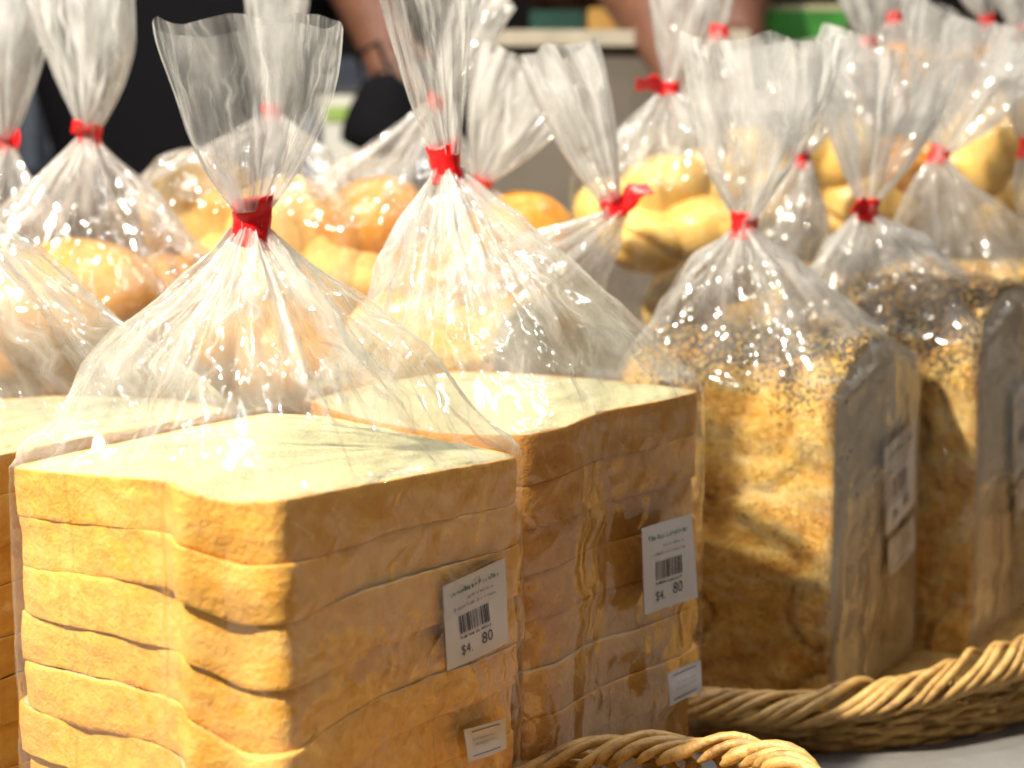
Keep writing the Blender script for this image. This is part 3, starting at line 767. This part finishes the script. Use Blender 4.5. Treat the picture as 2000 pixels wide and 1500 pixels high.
# right hand yellow rolls
bun_bag('clear bag of golden rolls at the right behind the leaning film mouths', [(1935, 275, 1.20, (.042, .038, .040), 'round', BUN_PALE, .8, .4), (1880, 330, 1.19, (.036, .036, .040), 'round', BUN_PALE, .8, 0), (1970, 400, 1.2, (.045, .04, .04), 'knot', BUN_PALE, .8, 0)],
    cxy(1930, 1.22), 1.22, .062, .052, ST, .31, at(1985, 75, 1.21), (at(2000, -110, 1.2), .026, .01), 207, res=220, amp=.006)
bun_bag('clear bag of golden rolls in the back row between two leaning film mouths', [(1640, 300, 1.18, (.030, .032, .034), 'round', BUN_PALE, .85, .2), (1720, 350, 1.19, (.028, .03, .030), 'round', BUN_PALE, .8, 0), (1760, 340, 1.19, (.04, .036, .036), 'fold', BUN, .8, 0), (1700, 400, 1.19, (.045, .04, .04), 'knot', BUN_PALE, .8, 0)],
    cxy(1680, 1.21), 1.21, .055, .052, ST, .30, at(1695, 98, 1.21), (at(1700, -100, 1.2), .026, .01), 208, res=220, amp=.006)
bun_bag('clear bag of buns far back whose pale mouth stands beside the green board', [(1455, 320, 1.24, (.036, .034, .036), 'round', BUN_PALE, .8, 0), (1400, 370, 1.24, (.045, .04, .04), 'round', BUN_PALE, .8, 0), (1500, 380, 1.24, (.045, .04, .04), 'round', BUN_PALE, .8, 0)],
    cxy(1450, 1.26), 1.26, .062, .052, ST, .295, at(1405, 70, 1.25), (at(1395, -100, 1.24), .020, .008), 209, res=220, amp=.006)
bun_bag('clear bag in the last row with a small red tie, left of the last one', [(1760, 170, 1.40, (.045, .04, .045), 'round', BUN, .8, 0)],
    cxy(1755, 1.40), 1.40, .062, .052, ST, .34, at(1745, 42, 1.40), (at(1735, -90, 1.39), .026, .01), 210, res=220)
bun_bag('clear bag in the last row with a small red tie near the upper right corner', [(1925, 170, 1.40, (.045, .04, .045), 'round', BUN, .8, 0)],
    cxy(1930, 1.40), 1.40, .062, .052, ST, .34, at(1928, 48, 1.40), (at(1905, -90, 1.39), .026, .01), 211, res=220)

# ================================================================== BEHIND THE STALL
GREY = plain('taupe_counter', (.155, .135, .11), .6, .3, 8, .0003)
def boxpx(m, x0, y0, x1, y1, Y, depth, mi=0):
    a = at(x0, y1, Y); b = at(x1, y0, Y)
    m.box(((a.x + b.x) / 2, Y + depth / 2, (a.z + b.z) / 2), (b.x - a.x, depth, b.z - a.z), mi)
t = thing('counter', 'taupe grey counter with a pale ledge behind the bags', 'counter', (.1, 1.9, -.82))
m = MB(); a = at(915, 92, 1.75); b = at(1440, 92, 1.75)
m.box(((a.x + b.x) / 2, 2.0, (a.z - .82) / 2), (b.x - a.x, .5, a.z + .82)); m.build('body', GREY, t, False)
m = MB(); m.box(((a.x + b.x) / 2, 2.0, a.z + .008), (b.x - a.x + .02, .54, .016)); m.build('ledge', plain('pale_ledge', (.42, .38, .30), .4, .5), t, False)
m = MB(); boxpx(m, 1035, 20, 1142, 62, 1.95, .10); o = m.build('tray', plain('dark_green_plastic', (.01, .05, .04), .3, .5), None, False); tag(o, 'dark green tray standing on the pale ledge of the counter', 'tray')
m = MB(); boxpx(m, 1150, 15, 1215, 80, 1.90, .10); o = m.build('cardboard_box', plain('kraft_card', (.48, .28, .08), .7, .2), None, False); tag(o, 'small ochre box on the counter ledge beside the brown sleeve', 'box')
# green board
t = thing('green_board', 'green board with a pale frame at the top right of the picture', 'board', (.35, 2.2, -.82))
m = MB(); boxpx(m, 1478, 8, 1660, 100, 2.2, .02); m.build('frame', plain('pale_frame', (.45, .40, .26), .5, .4), t, False)
m = MB(); boxpx(m, 1486, 20, 1654, 86, 2.19, .012); m.build('panel', plain('green_panel', (.05, .26, .04), .6, .3, 20, .0002, .35), t, False)
m = MB(); m.box((.36, 2.26, -.15), (.03, .03, 1.3)); m.build('post', GREY, t, False)
# white box with green stripe, blue crate, bluish panel
t = thing('carton', 'white carton with a green stripe beyond the bags, left of the centre', 'carton', (-.3, 2.1, -.2))
m = MB(); boxpx(m, 622, 186, 790, 420, 2.0, .35); m.build('carton_body', plain('white_card', (.66, .66, .60), .5, .3), t, False)
m = MB(); boxpx(m, 634, 208, 790, 236, 1.996, .003); m.build('stripe', plain('green_stripe', (.28, .42, .10), .5, .3), t, False)
m = MB(); boxpx(m, 596, 225, 618, 420, 1.98, .2); tag(m.build('blue_crate', plain('blue_plastic', (.03, .08, .22), .35, .5), None, False), 'narrow blue crate edge beside the white carton', 'crate')
m = MB(); boxpx(m, 560, 112, 900, 183, 2.45, .4); tag(m.build('steel_case', plain('blue_grey_steel', (.17, .19, .23), .4, .5), None, False), 'blue grey metal case above the white carton', 'case')
m = MB(); a = at(560, 183, 2.4); m.box((-.20, 2.6, (a.z - .82) / 2), (.75, .8, a.z + .82 - .004)); tag(m.build('back_table', plain('dark_table', (.05, .05, .06), .5, .4), None, False), 'dark table behind the stall carrying the white carton', 'table')
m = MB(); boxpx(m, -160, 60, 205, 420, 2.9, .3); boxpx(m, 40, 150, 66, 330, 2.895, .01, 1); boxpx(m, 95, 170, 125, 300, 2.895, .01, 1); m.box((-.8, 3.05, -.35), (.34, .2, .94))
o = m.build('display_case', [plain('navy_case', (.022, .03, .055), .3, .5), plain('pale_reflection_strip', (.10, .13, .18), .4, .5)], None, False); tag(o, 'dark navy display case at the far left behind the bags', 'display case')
m = MB(); m.box((0, 5.2, 1.2), (9, .1, 4.1)); tag(m.build('wall', plain('dark_hall_wall', (.035, .03, .028), .7, .2, 2, .002), None, False), kind='structure')

# people, cropped by the frame and out of focus
def skin_fig(name, joints, edges, m, parent, root=0, sub=2):
    me = bpy.data.meshes.new(name); off = parent_world(parent)
    me.from_pydata([tuple(Vector(j[0]) - off) for j in joints], edges, [])
    o = bpy.data.objects.new(name, me); C.objects.link(o); o.parent = parent; me.materials.append(m)
    s = o.modifiers.new('s', 'SKIN'); s.use_smooth_shade = True
    for i, j in enumerate(joints):
        r = j[1]; me.skin_vertices[0].data[i].radius = r if isinstance(r, tuple) else (r, r)
    me.skin_vertices[0].data[root].use_root = True
    q = o.modifiers.new('d', 'SUBSURF'); q.levels = sub; q.render_levels = sub
    dg = bpy.context.evaluated_depsgraph_get(); dg.update()
    nm = bpy.data.meshes.new_from_object(o.evaluated_get(dg)); o.modifiers.clear(); o.data = nm; bpy.data.meshes.remove(me); nm.name = name
    nm.polygons.foreach_set('use_smooth', [True] * len(nm.polygons))
    return o
EYE = plain('eye_white', (.5, .5, .5), .2, .5)
SKIN = plain('skin', (.17, .075, .045), .5, .4); BLACKC = plain('black_cloth', (.006, .006, .008), .9, .1, 200, .0006)
BROWNC = plain('brown_cloth', (.10, .045, .028), .85, .1, 200, .0006); HAIR = plain('dark_hair', (.01, .008, .006), .6, .3); DENIM = plain('dark_denim', (.02, .03, .05), .8, .1)
def person(label_, x, y, shirt, l_el, l_hand, r_el, r_hand, sh=1.0):
    t = thing('person', label_, 'person', (x, y, -.82), 'people behind the stall')
    z = -.82
    J = [((x, y, z + .95), (.15, .11)), ((x, y, z + 1.15), (.13, .10)), ((x, y, z + 1.36), (.16, .11)), ((x, y, z + 1.48), (.07, .06)), ((x, y - .01, z + 1.55), (.055, .055)),
         ((x, y - .015, z + 1.63), (.078, .09)), ((x, y - .01, z + 1.73), (.055, .07)),
         ((x - .19, y, z + 1.40), .058), (l_el, .045), (l_hand, .030), ((x + .19, y, z + 1.40), .058), (r_el, .045), (r_hand, .030),
         ((x - .10, y, z + .85), .09), ((x - .11, y - .02, z + .48), .06), ((x - .11, y, z + .09), .045), ((x - .11, y - .13, z + .04), .035),
         ((x + .10, y, z + .85), .09), ((x + .11, y - .02, z + .48), .06), ((x + .11, y, z + .09), .045), ((x + .11, y - .13, z + .04), .035)]
    Ed = [(0, 1), (1, 2), (2, 3), (3, 4), (4, 5), (5, 6), (2, 7), (7, 8), (8, 9), (2, 10), (10, 11), (11, 12), (0, 13), (13, 14), (14, 15), (15, 16), (0, 17), (17, 18), (18, 19), (19, 20)]
    for hand, el in ((9, 8), (12, 11)):          # palm and five bent fingers
        h = Vector(J[hand][0]); dv = (h - Vector(J[el][0])).normalized(); sd = dv.cross(Vector((0, 1, 0))).normalized()
        palm = h + dv * .06; J.append((tuple(palm), (.032, .018))); pi_ = len(J) - 1; Ed.append((hand, pi_))
        for k, ln in enumerate((.060, .075, .080, .072)):
            b0 = palm + sd * (-.027 + .018 * k) + dv * .025; J.append((tuple(b0), .009)); a0 = len(J) - 1; Ed.append((pi_, a0))
            b1 = b0 + dv * ln * .55 + Vector((0, -.008, 0)); J.append((tuple(b1), .008)); b2 = b1 + dv * ln * .4 + Vector((0, -.02, 0)); J.append((tuple(b2), .0065))
            Ed += [(a0, a0 + 1), (a0 + 1, a0 + 2)]
        b0 = h + dv * .02 + sd * .03; J.append((tuple(b0), .011)); a0 = len(J) - 1; Ed.append((hand, a0))
        J.append((tuple(b0 + dv * .035 + sd * .02), .009)); Ed.append((a0, a0 + 1))
    skin_fig('body', J, Ed, SKIN, t)
    k = 1.13
    S = [((x, y, z + .88), (.175, .135)), ((x, y, z + 1.15), (.155, .125)), ((x, y, z + 1.36), (.185, .135)), ((x, y, z + 1.46), (.09, .08)),
         ((x - .19, y, z + 1.41), .075)] + [(tuple(Vector((x - .19, y, z + 1.40)).lerp(Vector(l_el), sh)), .062), ((x + .19, y, z + 1.41), .075), (tuple(Vector((x + .19, y, z + 1.40)).lerp(Vector(r_el), sh)), .062)]
    skin_fig('shirt', S, [(0, 1), (1, 2), (2, 3), (2, 4), (4, 5), (2, 6), (6, 7)], shirt, t, 0, 2)
    T = [((x, y, z + .93), (.17, .13)), ((x - .10, y, z + .84), .105), ((x - .11, y - .02, z + .48), .078), ((x - .11, y, z + .12), .065), ((x + .10, y, z + .84), .105), ((x + .11, y - .02, z + .48), .078), ((x + .11, y, z + .12), .065)]
    skin_fig('trousers', T, [(0, 1), (1, 2), (2, 3), (0, 4), (4, 5), (5, 6)], DENIM, t, 0, 2)
    skin_fig('hair', [((x, y + .03, z + 1.62), (.085, .075)), ((x, y + .01, z + 1.75), (.08, .09)), ((x, y - .04, z + 1.80), (.05, .05))], [(0, 1), (1, 2)], HAIR, t, 0, 2)
    for sx in (-1, 1):
        f = MB(); f.tube([(x + sx * .032, y - .108, z + 1.655), (x + sx * .032, y - .095, z + 1.655)], .010, 8); f.build('eye', EYE, t)
    return t
# left: black clothing, dark forearm reaching right
p1 = at(345, 100, 2.15)
person('person in black clothing standing behind the bags, dark forearm lowered to the right', p1.x, 2.15, BLACKC,
       tuple(at(60, -160, 2.25)), tuple(at(230, 120, 2.38)), tuple(at(690, -60, 2.05)), tuple(at(750, 95, 1.95)), .85)
m = MB()
a = at(790, 215, 1.86); V = []
for k in range(9):
    s = k / 8; rr = .030 * (1 - .35 * s) ; V.append([a.x - .028 + .01 * s, a.y, a.z - .05 + .09 * s])
m.tube(V, [.040, .045, .046, .044, .041, .037, .032, .027, .02], 16)
m.tube([(a.x - .045, a.y, a.z + .02), (a.x - .052, a.y, a.z + .06), (a.x - .03, a.y, a.z + .075), (a.x - .012, a.y, a.z + .03)], .004, 8)
o = m.build('pouch', BLACKC, None); tag(o, 'black pouch with a strap held under the dark hand', 'pouch')
p2 = at(1330, -60, 2.45)
person('person in a brown long sleeved top behind the pale rolls, forearm lowered to the counter', p2.x + .02, 2.45, BROWNC,
       tuple(at(1190, -90, 1.95)), tuple(at(1300, 90, 1.72)), tuple(at(1480, -90, 2.2)), tuple(at(1430, 60, 1.95)), 1.0)
